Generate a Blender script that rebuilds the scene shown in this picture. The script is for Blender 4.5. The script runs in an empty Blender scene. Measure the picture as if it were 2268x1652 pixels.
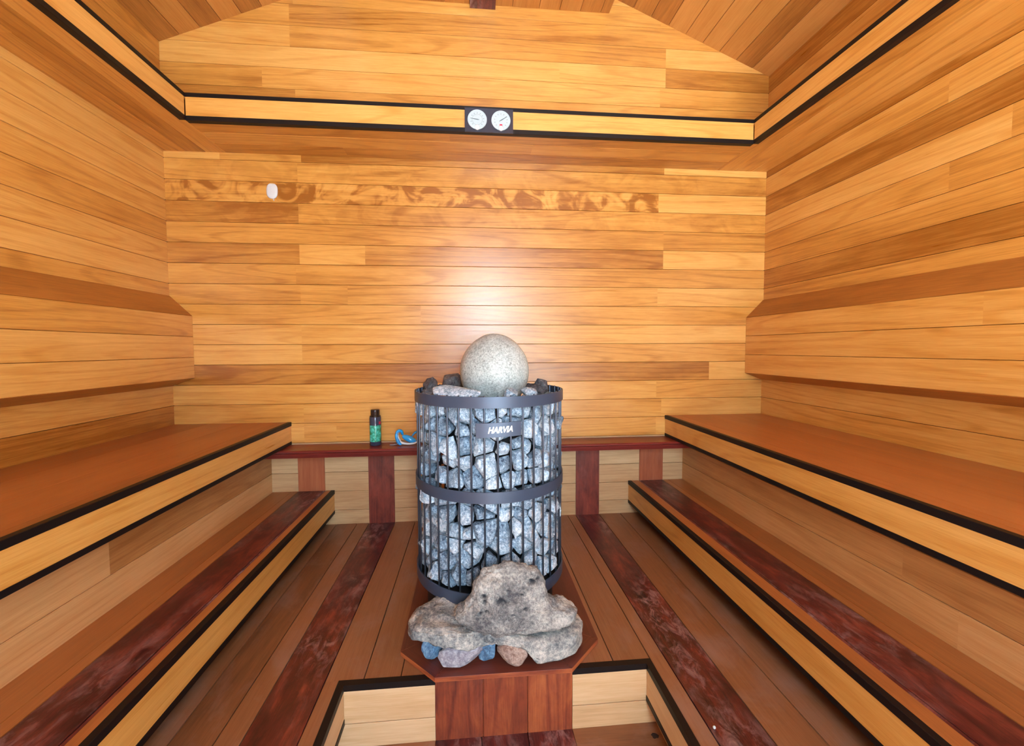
import bpy, bmesh, math, random
from mathutils import Vector, Matrix, noise
rnd = random.Random(7)
C = bpy.context.scene.collection
PI = math.pi

# ------------------------------------------------------------------ measurements (metres, camera foot at x=0 y=0)
D = 2.2                      # back wall
XL, XR = -1.5085, 1.6553     # side walls
YR = -1.15                   # rear wall
BL, BR, ZB, ZS = -.9376, 1.0811, .55, .4331
RL, RR = -1.0427, 1.189
ML, MR, ZM, ZMB = -.7278, .8716, .1833, .058
FL0, FR0 = -.776, .9342
KL, KR = -1.4028, 1.5525
CL, CR, CY = -1.212, 1.363, 1.905
ZSOF, ZCOR = 1.9115, 2.026
ZG, SL = 2.43, .404
PITX0, PITX1, PITY, ZP = -.360, .507, 1.122, -.18
HX, HY, HR = .0636, 1.5, .269
ZT = .015                    # top of the stove platform

# ------------------------------------------------------------------ object helpers
OFF = {}
def tag(o, label=None, cat=None, group=None, kind=None):
    if label: o['label'] = label
    if cat: o['category'] = cat
    if group: o['group'] = group
    if kind: o['kind'] = kind
    return o
def thing(name, label=None, cat=None, loc=(0, 0, 0), group=None, kind=None):
    o = bpy.data.objects.new(name, None); C.objects.link(o)
    o.empty_display_size = .05; o.location = loc; OFF[o.name] = Vector(loc)
    return tag(o, label, cat, group, kind)
def new_bm():
    bm = bmesh.new(); bm.loops.layers.uv.new('UVMap'); bm.loops.layers.float_color.new('board'); return bm
def obj(name, bm, mats, parent=None, smooth=False, origin=None):
    """links bm (built in world coordinates) as one mesh object"""
    base = OFF[parent.name] if parent else Vector((0, 0, 0))
    org = Vector(origin) if origin is not None else base
    bmesh.ops.translate(bm, verts=bm.verts, vec=-org)
    if smooth == 'auto':
        bm.normal_update()
        for e in bm.edges: e.smooth = len(e.link_faces) == 2 and e.calc_face_angle(0) < .6
    me = bpy.data.meshes.new(name); bm.to_mesh(me); bm.free()
    for m in (mats if isinstance(mats, (list, tuple)) else [mats]): me.materials.append(m)
    if smooth: me.polygons.foreach_set('use_smooth', [True]*len(me.polygons))
    o = bpy.data.objects.new(name, me); C.objects.link(o)
    if parent: o.parent = parent
    o.location = org - base; OFF[o.name] = org
    return o
def struct(name, bm, mats, parent=None, smooth=False):
    o = obj(name, bm, mats, parent, smooth)
    if not parent: o['kind'] = 'structure'
    return o

def board(bm, O, U, V, N, L, W, T=.015, c=.0009, tone=None, fig=0., mi=0, gap=.0008):
    """one plank: O corner on its face plane, U along (L), V across (W), N out of the face"""
    O, U, V, N = Vector(O), Vector(U), Vector(V), Vector(N)
    uvl = bm.loops.layers.uv['UVMap']; cl = bm.loops.layers.float_color['board']
    tone = rnd.random() if tone is None else tone
    seed = rnd.random()
    g = gap
    prof = [(g, -T), (g, -c), (g+c, 0), (W-g-c, 0), (W-g, -c), (W-g, -T)] if c > 0 else [(g, -T), (g, 0), (W-g, 0), (W-g, -T)]
    ends = [[bm.verts.new(O+U*u+V*v+N*n) for v, n in prof] for u in (0, L)]
    n = len(prof); fs = []
    for i in range(n):
        j = (i+1) % n
        fs.append(bm.faces.new((ends[0][i], ends[0][j], ends[1][j], ends[1][i])))
    fs.append(bm.faces.new(ends[0][::-1])); fs.append(bm.faces.new(ends[1]))
    for f in fs:
        f.material_index = mi
        for l in f.loops:
            p = l.vert.co-O
            l[uvl].uv = (p.dot(U), p.dot(V)+p.dot(N)); l[cl] = (tone, seed, fig, 1)
    bmesh.ops.recalc_face_normals(bm, faces=fs)
    return fs
def run(bm, O, U, V, N, L, W, cuts=(), **k):
    """a row of butt-jointed planks"""
    xs = [0]+sorted(x for x in cuts if .03 < x < L-.03)+[L]
    for a, b in zip(xs, xs[1:]):
        board(bm, Vector(O)+Vector(U)*a, U, V, N, b-a, W, **k)
def slab(bm, lo, hi, mi=0, tone=.5):
    lo, hi = Vector(lo), Vector(hi)
    d = hi-lo
    ax = max(range(3), key=lambda i: d[i]); oth = [i for i in range(3) if i != ax]
    e = [Vector((1, 0, 0)), Vector((0, 1, 0)), Vector((0, 0, 1))]
    return board(bm, lo+e[oth[1]]*d[oth[1]], e[ax], e[oth[0]], e[oth[1]], d[ax], d[oth[0]], T=d[oth[1]], c=0, gap=0, tone=tone, mi=mi)
def tube(bm, pts, r, seg=8, cap=True, closed=False):
    pts = [Vector(p) for p in pts]; rings = []
    n = len(pts)
    for i, p in enumerate(pts):
        if closed: t = pts[(i+1) % n]-pts[i-1]
        else: t = pts[min(i+1, n-1)]-pts[max(i-1, 0)]
        t.normalize()
        a = t.orthogonal() if abs(t.z) > .95 else t.cross(Vector((0, 0, 1)))
        a.normalize(); b = t.cross(a)
        rr = r[i] if isinstance(r, (list, tuple)) else r
        rings.append([bm.verts.new(p+a*rr*math.cos(2*PI*k/seg)+b*rr*math.sin(2*PI*k/seg)) for k in range(seg)])
    for i in range(n if closed else n-1):
        A, B = rings[i], rings[(i+1) % n]
        for k in range(seg):
            bm.faces.new((A[k], A[(k+1) % seg], B[(k+1) % seg], B[k]))
    if cap and not closed:
        bm.faces.new(rings[0][::-1]); bm.faces.new(rings[-1])
    bmesh.ops.recalc_face_normals(bm, faces=bm.faces)
def smooth_path(pts, k=5):
    P = [Vector(p) for p in pts]; P = [P[0]*2-P[1]]+P+[P[-1]*2-P[-2]]; out = []
    for i in range(1, len(P)-2):
        a, b_, c_, d_ = P[i-1:i+3]
        for j in range(k):
            t = j/k
            out.append(.5*((2*b_)+(c_-a)*t+(2*a-5*b_+4*c_-d_)*t*t+(3*b_-a-3*c_+d_)*t**3))
    return out+[P[-2]]
def lerp_list(r, k=5):
    out = []
    for a, b_ in zip(r, r[1:]): out += [a+(b_-a)*j/k for j in range(k)]
    return out+[r[-1]]
def lathe(bm, prof, c=(0, 0, 0), seg=64, axis='z', a0=0, a1=2*PI):
    c = Vector(c); full = abs(a1-a0-2*PI) < 1e-6
    rings = []
    for k in range(seg if full else seg+1):
        a = a0+(a1-a0)*k/seg
        ring = []
        for r, h in prof:
            if axis == 'z': p = Vector((r*math.cos(a), r*math.sin(a), h))
            else: p = Vector((r*math.cos(a), -h, r*math.sin(a)))
            ring.append(bm.verts.new(c+p))
        rings.append(ring)
    m = len(rings); fs = []
    for k in range(m if full else m-1):
        A, B = rings[k], rings[(k+1) % m]
        for i in range(len(prof)-1):
            fs.append(bm.faces.new((A[i], B[i], B[i+1], A[i+1])))
    bmesh.ops.remove_doubles(bm, verts=bm.verts, dist=1e-6)
    bmesh.ops.recalc_face_normals(bm, faces=bm.faces)
    return fs

# ------------------------------------------------------------------ materials
def mat(name):
    m = bpy.data.materials.new(name); m.use_nodes = True
    nt = m.node_tree; b = nt.nodes['Principled BSDF']
    return m, nt, b
def lin(*c):
    return tuple(((x/255)/12.92 if x/255 <= .04045 else ((x/255+.055)/1.055)**2.4) for x in c)+(1,)
class G:
    def __init__(s, nt): s.nt = nt
    def n(s, t, **k):
        x = s.nt.nodes.new(t)
        for a, v in k.items(): setattr(x, a, v)
        return x
    def l(s, a, b): s.nt.links.new(a, b)
    def val(s, sock, v):
        if isinstance(v, bpy.types.NodeSocket): s.l(v, sock)
        else: sock.default_value = v
    def math(s, op, a, b=0., c=0., clamp=False):
        x = s.n('ShaderNodeMath', operation=op, use_clamp=clamp)
        for i, v in enumerate((a, b, c)): s.val(x.inputs[i], v)
        return x.outputs[0]
    def mix(s, f, a, b, mode='MIX'):
        x = s.n('ShaderNodeMix', data_type='RGBA', blend_type=mode)
        s.val(x.inputs[0], f); s.val(x.inputs[6], a); s.val(x.inputs[7], b)
        return x.outputs[2]
    def noise(s, vec, scale=1., detail=2., rough=.5, dist=0.):
        x = s.n('ShaderNodeTexNoise'); s.l(vec, x.inputs['Vector'])
        x.inputs['Scale'].default_value = scale; x.inputs['Detail'].default_value = detail
        x.inputs['Roughness'].default_value = rough; x.inputs['Distortion'].default_value = dist
        return x.outputs[0]
    def rng(s, v, a, b, c=0., d=1.):
        x = s.n('ShaderNodeMapRange'); s.val(x.inputs[0], v)
        for i, q in enumerate((a, b, c, d)): s.val(x.inputs[1+i], q)
        return x.outputs[0]
def wood(name, dark, mid, light, rough=.4, tonevar=1., scuff=0., line=.5, fig=False, spec=.5, grime=0., mottle=0.):
    m, nt, b = mat(name); g = G(nt)
    uv = g.n('ShaderNodeUVMap', uv_map='UVMap').outputs[0]
    at = g.n('ShaderNodeVertexColor', layer_name='board').outputs[0]
    sx = g.n('ShaderNodeSeparateXYZ'); g.l(uv, sx.inputs[0])
    sc = g.n('ShaderNodeSeparateColor'); g.l(at, sc.inputs[0])
    u, v = sx.outputs[0], sx.outputs[1]; tone, seed, fg = sc.outputs[0], sc.outputs[1], sc.outputs[2]
    su = g.math('MULTIPLY_ADD', seed, 37., u); sv = g.math('MULTIPLY_ADD', seed, 11., v)
    def vec(ku, kv):
        c = g.n('ShaderNodeCombineXYZ'); g.l(g.math('MULTIPLY', su, ku), c.inputs[0]); g.l(g.math('MULTIPLY', sv, kv), c.inputs[1])
        g.l(g.math('MULTIPLY', seed, 91.), c.inputs[2]); return c.outputs[0]
    broad = g.noise(vec(1.1, 5.), 1, 2, .5)
    streak = g.noise(vec(2.6, 90.), 1, 4, .65)
    fine = g.noise(vec(14., 420.), 1, 2, .6)
    blot = g.noise(vec(5., 14.), 1, 3, .55)
    field = g.noise(vec(.55, 6.), 1, 1, .4)
    cath = g.math('SINE', g.math('MULTIPLY', field, 70.))
    cath = g.rng(cath, .55, 1., 0., 1.)
    f = g.math('MULTIPLY_ADD', g.math('SUBTRACT', broad, .5), .5, .5)
    f = g.math('ADD', f, g.math('MULTIPLY', g.math('SUBTRACT', streak, .5), .5))
    f = g.math('ADD', f, g.math('MULTIPLY', g.math('SUBTRACT', blot, .5), .34))
    f = g.math('ADD', f, g.math('MULTIPLY', g.math('SUBTRACT', fine, .5), .45))
    f = g.math('ADD', f, g.math('MULTIPLY', g.math('SUBTRACT', tone, .5), .55*tonevar))
    f = g.math('SUBTRACT', f, g.math('MULTIPLY', cath, .2*line))
    if mottle:
        f = g.math('ADD', f, g.math('MULTIPLY', g.math('SUBTRACT', g.noise(vec(7., 16.), 1, 5, .68, .5), .5), mottle))
    if fig:      # one curly, quilted plank row
        q = g.noise(vec(7., 8.), 1, 3, .55, 1.2)
        q = g.math('SINE', g.math('MULTIPLY', q, 13.))
        f = g.math('ADD', f, g.math('MULTIPLY', g.math('MULTIPLY', q, fg), .27))
        f = g.math('SUBTRACT', f, g.math('MULTIPLY', fg, .12))
    cr = g.n('ShaderNodeValToRGB'); g.l(f, cr.inputs[0])
    e = cr.color_ramp.elements
    e[0].position = .1; e[0].color = dark; e[1].position = .9; e[1].color = light
    x = e.new(.5); x.color = mid
    col = cr.outputs[0]
    if scuff:
        w = g.noise(vec(16., 30.), 1, 6, .72, .6)
        w2 = g.noise(vec(2.3, 4.), 1, 2, .5)
        k = g.math('MULTIPLY', g.rng(w, .47, .68), g.rng(w2, .42, .66))
        col = g.mix(g.math('MULTIPLY', k, scuff), col, lin(168, 132, 128))
    if grime:
        w = g.noise(vec(6., 9.), 1, 5, .65, .4)
        col = g.mix(g.math('MULTIPLY', g.rng(w, .5, .75), grime), col, lin(150, 118, 104))
    g.l(col, b.inputs['Base Color'])
    ro = g.math('MULTIPLY_ADD', g.math('SUBTRACT', streak, .5), .18, rough)
    g.l(ro, b.inputs['Roughness']); b.inputs['Specular IOR Level'].default_value = spec
    bp = g.n('ShaderNodeBump'); bp.inputs['Strength'].default_value = .12; bp.inputs['Distance'].default_value = .001
    g.l(g.math('ADD', fine, g.math('MULTIPLY', streak, .7)), bp.inputs['Height']); g.l(bp.outputs[0], b.inputs['Normal'])
    return m
def plain(name, col, rough=.5, metal=0., spec=.5, bump=0., bscale=60.):
    m, nt, b = mat(name); g = G(nt)
    tc = g.n('ShaderNodeTexCoord').outputs['Object']
    nz = g.noise(tc, bscale, 3, .6)
    c2 = tuple(x*.82 for x in col[:3])+(1,)
    g.l(g.mix(nz, c2, col), b.inputs['Base Color'])
    b.inputs['Roughness'].default_value = rough; b.inputs['Metallic'].default_value = metal
    b.inputs['Specular IOR Level'].default_value = spec
    if bump:
        bp = g.n('ShaderNodeBump'); bp.inputs['Strength'].default_value = bump; bp.inputs['Distance'].default_value = .002
        g.l(nz, bp.inputs['Height']); g.l(bp.outputs[0], b.inputs['Normal'])
    return m
def stone(name, dark, mid, light, scale=90., rough=.75, var=.25, vein=.5, bump=.5, spots=None, big=9., bw=.5, pits=None):
    m, nt, b = mat(name); g = G(nt)
    tc = g.n('ShaderNodeTexCoord').outputs['Object']
    rn = g.n('ShaderNodeObjectInfo').outputs['Random']
    a = g.noise(tc, scale, 4, .7); c = g.noise(tc, big, 4, .6, .5); d = g.noise(tc, scale*3, 2, .6)
    f = g.math('ADD', g.math('MULTIPLY', a, .75), g.math('MULTIPLY', c, bw))
    f = g.math('SUBTRACT', g.math('ADD', f, g.math('MULTIPLY', d, .3)), .03+bw*.5)
    f = g.math('MULTIPLY_ADD', g.math('SUBTRACT', f, .5), 1.9, .5)
    f = g.math('ADD', f, g.math('MULTIPLY', g.math('SUBTRACT', rn, .5), var))
    cr = g.n('ShaderNodeValToRGB'); g.l(f, cr.inputs[0])
    e = cr.color_ramp.elements
    e[0].position = .1; e[0].color = dark; e[1].position = .95; e[1].color = light
    x = e.new(.5); x.color = mid
    col = cr.outputs[0]
    if vein:
        w = g.noise(tc, 26., 5, .65, 1.2)
        k = g.rng(g.math('ABSOLUTE', g.math('SUBTRACT', w, .5)), 0., .025, 1., 0.)
        col = g.mix(g.math('MULTIPLY', k, vein), col, light)
    if spots:
        v = g.n('ShaderNodeTexVoronoi'); g.l(tc, v.inputs['Vector']); v.inputs['Scale'].default_value = spots[1]
        k = g.rng(v.outputs['Distance'], .12, .3, 1., 0.)
        k2 = g.rng(g.noise(tc, spots[1]*.45, 2, .5), .42, .54)
        col = g.mix(g.math('MULTIPLY', k, g.math('MULTIPLY', k2, .85)), col, spots[0])
    if pits:     # dents in the rock, their darkening put into the colour
        at = g.n('ShaderNodeVertexColor', layer_name='board').outputs[0]
        sc = g.n('ShaderNodeSeparateColor'); g.l(at, sc.inputs[0]); col = g.mix(sc.outputs[0], col, pits)
    g.l(col, b.inputs['Base Color']); b.inputs['Roughness'].default_value = rough
    b.inputs['Specular IOR Level'].default_value = .35
    bp = g.n('ShaderNodeBump'); bp.inputs['Strength'].default_value = bump; bp.inputs['Distance'].default_value = .004
    g.l(g.math('ADD', a, c), bp.inputs['Height']); g.l(bp.outputs[0], b.inputs['Normal'])
    return m

M = {}
M['honey'] = wood('honey_panelling', lin(152, 90, 26), lin(206, 144, 64), lin(230, 178, 98), .31, 1.0, line=.7, fig=True, spec=.7)
M['pale'] = wood('pale_panelling', lin(176, 134, 90), lin(208, 170, 124), lin(228, 198, 156), .42, .8, line=.4)
M['riser'] = wood('riser_boards', lin(160, 104, 54), lin(200, 146, 88), lin(222, 174, 118), .4, .8, line=.5)
M['postlight'] = wood('orange_brown_wood', lin(124, 58, 36), lin(168, 92, 58), lin(192, 120, 78), .42, .8, scuff=.1, line=.2)
M['roof'] = wood('roof_boards', lin(138, 84, 32), lin(184, 122, 54), lin(206, 148, 78), .45, 1.2, line=.3)
M['seat'] = wood('seat_boards', lin(128, 72, 34), lin(166, 100, 50), lin(188, 122, 66), .36, .5, line=.25)
M['deck'] = wood('deck_boards', lin(94, 56, 34), lin(134, 86, 54), lin(158, 108, 74), .4, .7, line=.2, grime=.6)
M['dark'] = wood('red_stained_wood', lin(44, 16, 18), lin(90, 34, 30), lin(138, 62, 46), .33, .5, scuff=.85, line=.2, mottle=1.7)
M['post'] = wood('red_brown_wood', lin(92, 36, 28), lin(134, 58, 42), lin(168, 88, 60), .42, .5, scuff=.15, line=.2, mottle=1.1)
M['shelf'] = wood('dark_red_shelf_wood', lin(70, 20, 18), lin(112, 36, 30), lin(146, 60, 50), .3, .5, line=.15)
M['ped'] = wood('stained_orange_wood', lin(88, 34, 24), lin(140, 66, 38), lin(182, 100, 54), .5, 1., scuff=.1, line=.9, mottle=1.)
M['plat'] = wood('platform_wood', lin(62, 26, 20), lin(98, 46, 34), lin(128, 68, 50), .38, .4, line=.15)
M['black'] = plain('black_strip', lin(20, 14, 14), .5, spec=.3, bscale=200)
M['gap'] = plain('dark_gap', lin(40, 22, 12), .9)
M['steel'] = plain('black_steel', lin(66, 80, 102), .42, .25, .6, bscale=25)
M['rod'] = plain('steel_rod', lin(84, 92, 106), .3, .55, bscale=40)
M['inner'] = plain('dark_steel', lin(24, 24, 28), .7)  # near-black steel, base drum and the filler core behind the stones
M['stone'] = stone('grey_peridotite', lin(40, 58, 80), lin(136, 160, 180), lin(238, 248, 254), 120., .75, .35, .16, .9)
M['topstone'] = stone('dark_stone', lin(40, 40, 44), lin(78, 76, 80), lin(128, 128, 128), 90., .8, .2, .1, .6)
M['egg'] = stone('speckled_granite', lin(120, 124, 120), lin(180, 188, 184), lin(222, 230, 226), 150., .62, 0, 0, .12, (lin(66, 66, 64), 240.), 6.)
M['boulder'] = stone('weathered_rock', lin(80, 80, 84), lin(134, 134, 132), lin(196, 194, 186), 130., .8, 0, .1, 1., None, 11., 1.1, lin(44, 46, 52))
M['ledge'] = stone('pitted_rock', lin(80, 88, 96), lin(146, 148, 146), lin(214, 210, 200), 110., .8, 0, .12, 1., None, 13., .9)
M['bluerock'] = stone('blue_grey_rock', lin(52, 76, 104), lin(92, 130, 164), lin(150, 186, 206), 80., .75, .1, .2, .6)
M['violetrock'] = stone('violet_grey_rock', lin(104, 100, 112), lin(152, 150, 160), lin(200, 200, 206), 80., .78, 0, .35, .6)
M['brownrock'] = stone('pinkish_brown_rock', lin(104, 80, 72), lin(158, 134, 122), lin(206, 190, 176), 80., .8, 0, .3, .6)
M['white'] = plain('white_plastic', lin(226, 232, 232), .35)
M['dial'] = plain('dial_face', lin(186, 204, 210), .3)
M['ink'] = plain('dial_ink', lin(52, 62, 72), .5)
M['red'] = plain('red_logo', lin(196, 30, 66), .4)
M['plate'] = plain('gauge_plate', lin(58, 60, 74), .25, .6, .6)
M['clip'] = plain('clear_clip', lin(236, 242, 244), .2)
M['letter'] = plain('polished_letters', lin(236, 236, 228), .25, .5)
M['bottle'] = plain('dark_bottle', lin(60, 66, 86), .16, 0, .6)
M['cap'] = plain('black_cap', lin(22, 24, 30), .25, 0, .6)
M['blue'] = plain('blue_rubber', lin(30, 160, 236), .3, 0, .6)
M['lens'] = plain('blue_lens', lin(44, 172, 250), .12, 0, .7)
M['greystrap'] = plain('grey_strap', lin(150, 138, 146), .5)
# bottle label: teal and green picture
m, nt, b = mat('bottle_label'); g = G(nt)
tc = g.n('ShaderNodeTexCoord').outputs['Object']
nz = g.noise(tc, 70., 4, .7); n2 = g.noise(tc, 30., 2, .5)
col = g.mix(g.rng(nz, .4, .6), lin(36, 140, 104), lin(96, 214, 196)); col = g.mix(g.rng(n2, .5, .62), col, lin(46, 118, 52))
g.l(col, b.inputs['Base Color']); b.inputs['Roughness'].default_value = .3
M['label'] = m

X, Y, Z = Vector((1, 0, 0)), Vector((0, 1, 0)), Vector((0, 0, 1))
LEN = D-YR
# ------------------------------------------------------------------ back wall
LOW = [-.30, -.2335, -.1308, -.0277, .075, .177, .28, .383, .44, .5428]+[.6455+.1027*k for k in range(0, 14)]
UP = [2.2362+.1033*k for k in range(-3, 9)]
def zrows(top=None):
    r = [z for z in LOW if z < 1.95]
    rows = list(zip(r, r[1:]))+[(r[-1], UP[0])]+list(zip(UP, UP[1:]))
    return rows
bm = new_bm()
for a, b_ in zrows():
    if a < -.31: continue
    curly = abs(a-(.6455+.1027*10)) < .01
    cuts = []
    if a > .4:
        if rnd.random() < .72: cuts.append(-.875-XL+rnd.choice((0, 0, .02, -.02)))
        if rnd.random() < .6: cuts.append(1.03-XL+rnd.choice((0, 0, .03)))
        if rnd.random() < .35: cuts.append(rnd.uniform(.2, 2.9))
        if curly: cuts = [1.03-XL]
    mi = 2 if a < .4 else 0
    zz = (b_-a)
    xs = [0]+sorted(x for x in cuts if .05 < x < XR-XL-.05)+[XR-XL]
    for i, (p, q) in enumerate(zip(xs, xs[1:])):
        t = rnd.random()
        if a > .4:
            if i == 1 or len(xs) == 2: t = .3+.7*t
        board(bm, (XL+p, D, a), X, Z, -Y, q-p, zz, tone=t, fig=1. if curly and i == 0 else (.22 if abs(a-1.775) < .02 or abs(a-1.57) < .02 else 0.), mi=mi, c=.0012)
# gable cut
XM = (XL+XR)/2
for s, x0 in ((1, XL), (-1, XR)):
    nrm = Vector((-SL*s, 0, 1)).normalized()
    bmesh.ops.bisect_plane(bm, geom=bm.verts[:]+bm.edges[:]+bm.faces[:], plane_co=(x0, D, ZG+.008), plane_no=nrm, clear_outer=True)
slab(bm, (XL, D+.016, -.3), (XR, D+.05, 2.42), mi=1)
struct('wall_back', bm, [M['honey'], M['gap'], M['pale']])

# ------------------------------------------------------------------ side walls
for nm, x, n, hand in (('wall_left', XL, X, 1), ('wall_right', XR, -X, -1)):
    bm = new_bm()
    for a, b_ in zrows():
        if a < -.2 or a > 2.42: continue
        top = min(b_, ZG+.012)
        cuts = [rnd.uniform(1.2, 2.9)] if rnd.random() < .6 else []
        if rnd.random() < .5: cuts.append(rnd.uniform(.3, 1.3))
        run(bm, (x, YR, a), Y, Z, n, LEN, top-a, cuts, c=.0012)
    slab(bm, (min(x-n.x*.016, x-n.x*.05), YR, -.2), (max(x-n.x*.016, x-n.x*.05), D+.05, ZG+.08), mi=1)
    struct(nm, bm, [M['honey'], M['gap']])

# ------------------------------------------------------------------ ceiling: two pitched sides, dropped flat panel along the ridge
bm = new_bm()
for s, x0 in ((1, XL), (-1, XR)):
    U_ = Y; V_ = Vector((s, 0, SL)).normalized(); N_ = Vector((s*SL, 0, -1)).normalized()
    Wd = (XM-XL)/V_.x*s if s > 0 else (XR-XM)/abs(V_.x)
    w = .105; k = 0.
    while k < Wd-.001:
        ww = min(w, Wd-k)
        run(bm, Vector((x0, YR, ZG))+V_*k, Y, V_, N_, LEN, ww, [rnd.uniform(.8, 2.8)], c=.0016)
        k += w
    A_, B_ = Vector((x0-s*.1, YR, ZG-.1*SL))-N_*.017, Vector((XM, YR, ZG+SL*(XM-XL)))-N_*.017
    vs = [bm.verts.new(p) for p in (A_, B_, B_+Y*(LEN+.05), A_+Y*(LEN+.05))]; bm.faces.new(vs).material_index = 1
struct('ceiling', bm, [M['roof'], M['gap']])
bm = new_bm()
PX0, PX1, PZ = -.60, .7426, 2.708
k = PX0
ws = [.11, .13, .1, .135, .13, .11, .11, .14, .11, .11, .11, .1476]
for i, w in enumerate(ws):
    w = min(w, PX1-k)
    if w <= .01: break
    board(bm, (k, YR, PZ), Y, X, -Z, LEN-.001, w, T=.02, c=.002); k += w
for x, n in ((PX0, -X), (PX1, X)):
    board(bm, (x, YR, PZ), Y, Z, n, LEN-.001, .1 if n.x > 0 else .12, T=.02, c=.0)
struct('trim_7', bm, [M['roof']])
bm = new_bm(); slab(bm, (.005, YR, 2.687), (.136, D-.001, 2.706)); struct('trim_8', bm, M['dark'])

# ------------------------------------------------------------------ boxed cornice with black edge strips
def cornice(nm, O, U, V, N, L, depth, LF):
    """O: inner lower corner on the wall line; V points into the room; N = V"""
    O, U, V = Vector(O), Vector(U), Vector(V)
    bm = new_bm(); w = depth/3
    for i in range(3):
        run(bm, O+V*(w*i), U, V, -Z, L, w if i < 2 else w-.002, [rnd.uniform(.5, L-.3)] if L > 1 else [], T=.012, c=.0012, tone=.15+.5*rnd.random())
    t = struct(nm, bm, M['honey'])
    F = O+V*depth
    bm = new_bm(); board(bm, F+Z*.019-V*.003, U, Z, V, LF, .079, T=.015, c=0, gap=0, tone=.75); obj('fascia_board', bm, M['honey'], t)
    for z0, z1 in ((-.001, .019), (.098, ZCOR-ZSOF)):
        bm = new_bm(); board(bm, F+Z*z0, U, Z, V, LF, z1-z0, T=.024, c=.001, gap=0); obj('edge_strip', bm, M['black'], t)
    bm = new_bm(); board(bm, O+Z*(ZCOR-ZSOF-.004), U, V, Z, L, depth-.02, T=.01, c=0, gap=0); obj('ledge_top', bm, M['roof'], t)
cornice('trim_1', (XL, YR, ZSOF), Y, X, X, LEN, CL-XL, CY-YR)
cornice('trim_2', (XR, YR, ZSOF), Y, -X, -X, LEN, XR-CR, CY-YR)
cornice('trim_3', (CL, D, ZSOF), X, -Y, -Y, CR-CL, D-CY, CR-CL)

# ------------------------------------------------------------------ floor with the sunken entry well
TO = .018
bm = new_bm()
def fb(x0, x1, y0=YR, y1=D, mi=0, cuts=(), tone=None):
    run(bm, (x0, y0, 0), Y, X, Z, y1-y0, x1-x0, cuts, mi=mi, tone=tone, c=.0006, T=.014, gap=.0014)
L0, R0, P0 = PITX0-TO, PITX1+TO, PITY+TO
fb(FL0-.06, -.7212, cuts=[1.5]); fb(-.7212, -.6142); fb(-.6142, -.5517, tone=.7); fb(-.5517, -.4161, mi=1, tone=.35)
fb(-.4161, L0, y1=P0, tone=.6); fb(-.4161, -.3102, y0=P0); 
xs = [-.3102, -.2074, -.1, .0, .105, .21, .31, .412, R0]
for a, b_ in zip(xs, xs[1:]): fb(a, b_, y0=P0)
fb(R0, .5709, tone=.7); fb(.5709, .7041, mi=1, tone=.3); fb(.7041, .8254); fb(.8254, FR0+.07)
slab(bm, (FL0-.06, YR, -.03), (L0, D, -.0145), mi=2); slab(bm, (R0, YR, -.03), (FR0+.07, D, -.0145), mi=2)
slab(bm, (L0, P0, -.03), (R0, D, -.0145), mi=2)
# well floor
zp = ZP
y = PITY
while y > YR:
    w = .105
    for a, b_ in ((PITX0-.035, -.1105), (.2845, PITX1+.035)):
        board(bm, (a, y-w, zp), X, Y, Z, b_-a, w, T=.012, mi=0, c=.0002, gap=.0007)
    y -= w
for a, b_ in ((-.1105, .02), (.02, .153), (.153, .2845)): board(bm, (a, y, zp), Y, X, Z, PITY-y, b_-a, T=.012, mi=1, tone=.3)
slab(bm, (PITX0-.05, y, zp-.05), (PITX1+.05, PITY+.02, zp-.0125), mi=2)
ks = [bm.verts.new((.513+.011*math.cos(q*PI/5)*(1+.4*rnd.uniform(-1, 1)), 1.078+.010*math.sin(q*PI/5)*(1+.4*rnd.uniform(-1, 1)), zp+.0007)) for q in range(10)]
bm.faces.new(ks).material_index = 2      # dark knot in the well floor
struct('floor', bm, [M['deck'], M['dark'], M['gap'], M['seat']])
# well walls
bm = new_bm()
for a, b_ in ((PITX0, -.1105), (.2845, PITX1)):
    for z0, z1 in ((-.112, -.016), (zp-.01, -.112)):
        board(bm, (a-(.035 if z1 < -.1 and a < 0 else 0), PITY, z0), X, Z, -Y, b_-a+(.035 if z1 < -.1 else 0), z1-z0, c=.0008, gap=.0016, T=.014, tone=.8)
for x, n in ((PITX0, X), (PITX1, -X)):
    board(bm, (x, YR, -.095), Y, Z, n, PITY-YR-.001, .079, T=.012, c=0, gap=0, tone=.7)
    board(bm, (x-n.x*.03, YR, zp-.01), Y, Z, n, PITY-YR-.001, -.095-zp+.01, T=.012, c=0, gap=0, tone=.3)
    slab(bm, (min(x, x-n.x*.03), YR, -.0952), (max(x, x-n.x*.03), PITY-.001, -.0945))
slab(bm, (PITX0-.06, PITY+.0142, zp-.05), (PITX1+.06, PITY+.017, -.0168))
for x, n in ((PITX0, -1), (PITX1, 1)): slab(bm, (min(x+n*.043, x+n*.06), YR, zp-.05), (max(x+n*.043, x+n*.06), PITY+.014, -.0168))
struct('trim_9', bm, M['pale'])
# black edging round the well
bm = new_bm()
for a, b_ in ((L0, -.1095), (.2835, R0)): slab(bm, (a, PITY-.001, -.0165), (b_, P0, .0015))
for x0, x1 in ((L0, PITX0+.001), (PITX1-.001, R0)): slab(bm, (x0, YR, -.0165), (x1, PITY-.001, .0015))
struct('trim_10', bm, M['black'])
bm = new_bm()
for x0, x1 in ((PITX0-.003, PITX0+.0015), (PITX1-.0015, PITX1+.003)): slab(bm, (x0, YR, -.112), (x1, PITY-.002, -.095))
struct('trim_11', bm, M['black'])
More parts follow.
